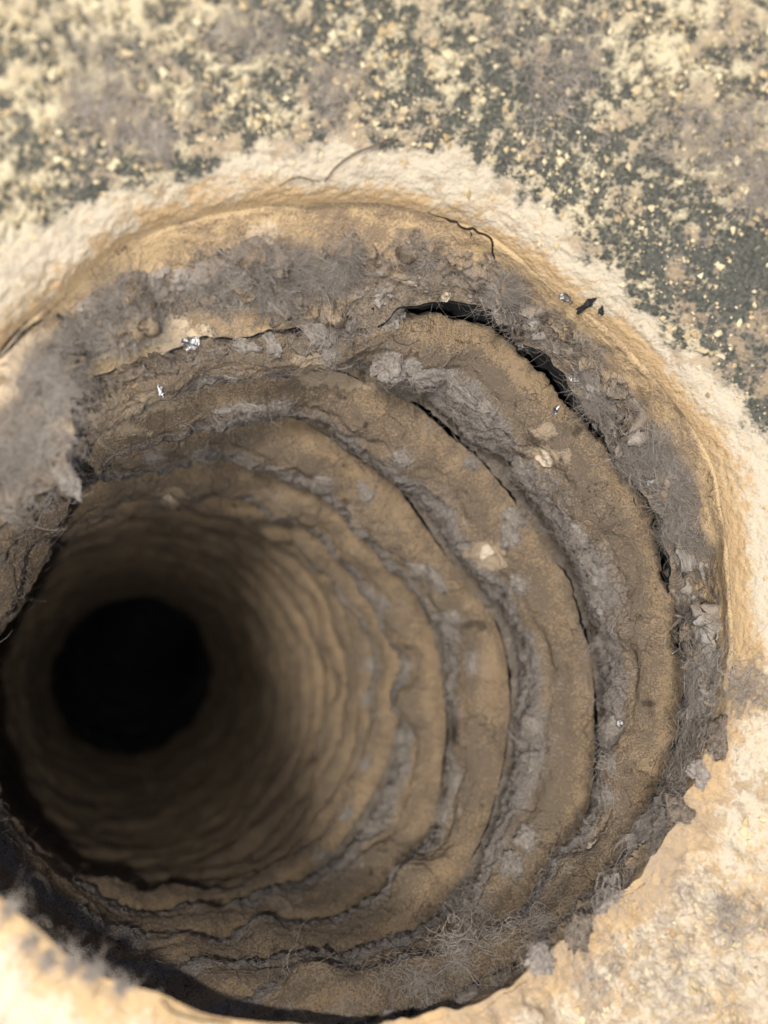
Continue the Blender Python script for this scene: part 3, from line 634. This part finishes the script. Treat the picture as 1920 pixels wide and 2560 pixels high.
o = mesh_np('dust_grain', Vg.reshape(-1, 3), Fg, M_grain, panel, {'tone': np.repeat(rng.beta(1.5, 1.2, ng), 6)}, smooth=False); o['kind'] = 'stuff'

# ------------------------------------------------------------------ foil scraps, chips, hairs
def scrap(px, w, h, label, cat, mat, name, seed, tilt=.5, lift=.0006, group=None, rot=None):
    hh = at(px)
    if hh is None: return
    p, nrm = hh; q = np.random.default_rng(seed)
    nrm = unit(nrm + tilt * q.normal(size=3) * .5); a = unit(np.cross(nrm, q.normal(size=3))); b = np.cross(nrm, a)
    n = 14; gx, gy = np.meshgrid(np.linspace(-1, 1, n), np.linspace(-1, 1, n))
    ph = np.arctan2(gy, gx); rr = np.maximum(abs(gx), abs(gy)) 
    k = (.80 + .30 * noise(np.stack([np.cos(ph), np.sin(ph), 0 * ph], -1) + seed, .6, seed)) / np.maximum(1, np.hypot(gx, gy) / np.maximum(rr, 1e-6))**.8
    x = gx * k * w; y = gy * k * h
    z = .35 * w * noise(np.stack([gx, gy, 0 * gx], -1) + seed, .55, seed + 3) + .0001
    T = p + nrm * lift + x[..., None] * a + y[..., None] * b + z[..., None] * nrm
    Bt = T - nrm * .00012
    V = np.concatenate([T.reshape(-1, 3), Bt.reshape(-1, 3)]); F = grid_faces(n, n, False); m2 = n * n
    rim = np.r_[np.arange(n), np.arange(1, n) * n + n - 1, (n - 1) * n + np.arange(n - 2, -1, -1), np.arange(n - 2, 0, -1) * n]
    F2 = np.c_[rim, np.roll(rim, -1), np.roll(rim, -1) + m2, rim + m2]
    o = mesh_np(name, V, [F, F[:, ::-1] + m2, F2], mat); tag(o, label, cat, group); return o
sc_ = 500
for px, w, h, lab in [((1225, 640), .0017, .0011, 'crumpled silver foil scrap on the tan shoulder above the lint'), ((865, 680), .0011, .0006, 'bright foil flake at the start of the black gap'),
                      ((1452, 1405), .0006, .0016, 'white glinting foil sliver on the outer duct edge'), ((1412, 1765), .0008, .0017, 'bluish pointed foil sliver among the grey lint'),
                      ((1412, 1035), .0012, .0014, 'blue-grey foil bead on the collar lint'), ((410, 738), .0016, .0013, 'blue-white foil scrap on the pale flaked patch'),
                      ((345, 845), .0014, .0006, 'dark blue foil fold on the second rib'), ((1195, 885), .0006, .0013, 'thin foil wrinkle glinting on the outermost rib'),
                      ((1245, 815), .0013, .0008, 'small foil crumb in the hairy lint by the gap'), ((1130, 745), .0010, .0008, 'blue foil speck beside the hairy lint'), ((1340, 1560), .0006, .0007, 'tiny foil speck low on the outermost rib'),
                      ((150, 745), .0008, .0022, 'tall silver foil strip in the split of the collar fold')]:
    sc_ += 1; scrap(px, w, h, lab, 'foil scrap', M_foil, 'foil_scrap', sc_, .7)
for px, w, h, lab in [((570, 523), .0016, .0010, 'white paint chip on the tan crown of the collar'), ((665, 580), .0022, .0011, 'cream flake buried in the crown lint'), ((365, 1072), .0022, .0012, 'square white chip on the fifth rib'),
                      ((960, 637), .0014, .0014, 'cream flake above the black gap'), ((875, 600), .0030, .0012, 'grey wrinkled flake in the crown lint'), ((1180, 985), .0026, .0019, 'broad cream flake on the outermost rib'),
                      ((1052, 1190), .0013, .0028, 'long cream flake between second and third ribs'), ((1010, 578), .0010, .0007, 'small cream flake at the crown'), ((1280, 1828), .0014, .0012, 'cream flake at the lower side of the mouth'), ((400, 1275), .001, .001, None)]:
    sc_ += 1
    if lab: scrap(px, w, h, lab, 'flake', M_chip, 'dust_flake', sc_, .25, .0004)
def strand(pts, rad, label, mat, name='hair', cat='hair', lift=.0004, seed=0):
    K = []
    for q in pts:
        h = at(q)
        if h: K.append(h[0] + h[1] * lift)
    if len(K) < 3: return
    Q = spline(K, 10 * len(K)); tg = unit_rows(np.gradient(Q, axis=0)); s1 = unit_rows(np.cross(tg, np.array([.3, .2, .9]))); s2 = np.cross(tg, s1)
    n = len(Q); rr = rad * (.55 + .45 * np.sin(np.linspace(.2, 2.9, n)))[:, None]
    V = np.stack([Q + rr * (math.cos(a) * s1 + math.sin(a) * s2) for a in np.arange(5) * 1.2566], 1)
    o = mesh_np(name, V.reshape(-1, 3), grid_faces(n, 5), mat); tag(o, label, cat); return o
strand([(290, 2155), (310, 2130), (345, 2160), (370, 2185), (430, 2196), (500, 2204)], .00010, 'kinked dark hair lying on the near lip', M_hair)
strand([(120, 2030), (150, 2060), (185, 2090), (210, 2105)], .00010, 'short dark hair on the near lip by the frayed lint', M_hair)
strand([(700, 390), (725, 360), (760, 335), (790, 320), (860, 300)], .00016, 'brown thread lying across the cream rim', M_lintd, 'thread', 'thread')
strand([(690, 388), (640, 380), (600, 400)], .00014, 'short brown thread end on the cream rim', M_lintd, 'thread', 'thread')
strand([(1000, 900), (1040, 930), (1080, 925), (1120, 960), (1170, 950)], .00007, 'fine dark hair across the outermost rib', M_hair)
strand([(1180, 690), (1195, 740), (1180, 790), (1120, 800)], .00006, 'pale curved hair looping over the gap', M_fib)
strand([(860, 700), (850, 730), (880, 745), (905, 735)], .00006, 'short dark hair on the start of the outermost rib', M_hair)

for pts, w in [([(925, 458), (960, 470), (985, 480), (1005, 494), (1022, 494), (1045, 506), (1062, 520), (1064, 545), (1068, 560)], .00022), ([(1013, 494), (1016, 512)], .00012),
               ([(120, 680), (138, 690), (150, 705), (152, 740), (158, 790), (160, 835)], .00045), ([(1255, 900), (1290, 950), (1330, 1010), (1360, 1060), (1375, 1105)], .00013), ([(0, 775), (45, 725), (90, 690)], .0003)]:
    q = []
    for a, b in zip(pts[:-1], pts[1:]): q += [a, ((a[0] + b[0]) / 2 + random.uniform(-4, 4), (a[1] + b[1]) / 2 + random.uniform(-4, 4))]
    o = strand(q + [pts[-1]], w, None, M_crack, 'crack', None, .0000)
    if o: o.parent = collar
scrap((1268, 655), .0022, .0007, 'black charred crumb beside the crumpled foil scrap', 'crumb', M_void, 'charred_crumb', 701, .3, .0004)
scrap((1300, 668), .0010, .0006, 'small black crumb at the end of the charred one', 'crumb', M_void, 'charred_crumb', 702, .3, .0004)
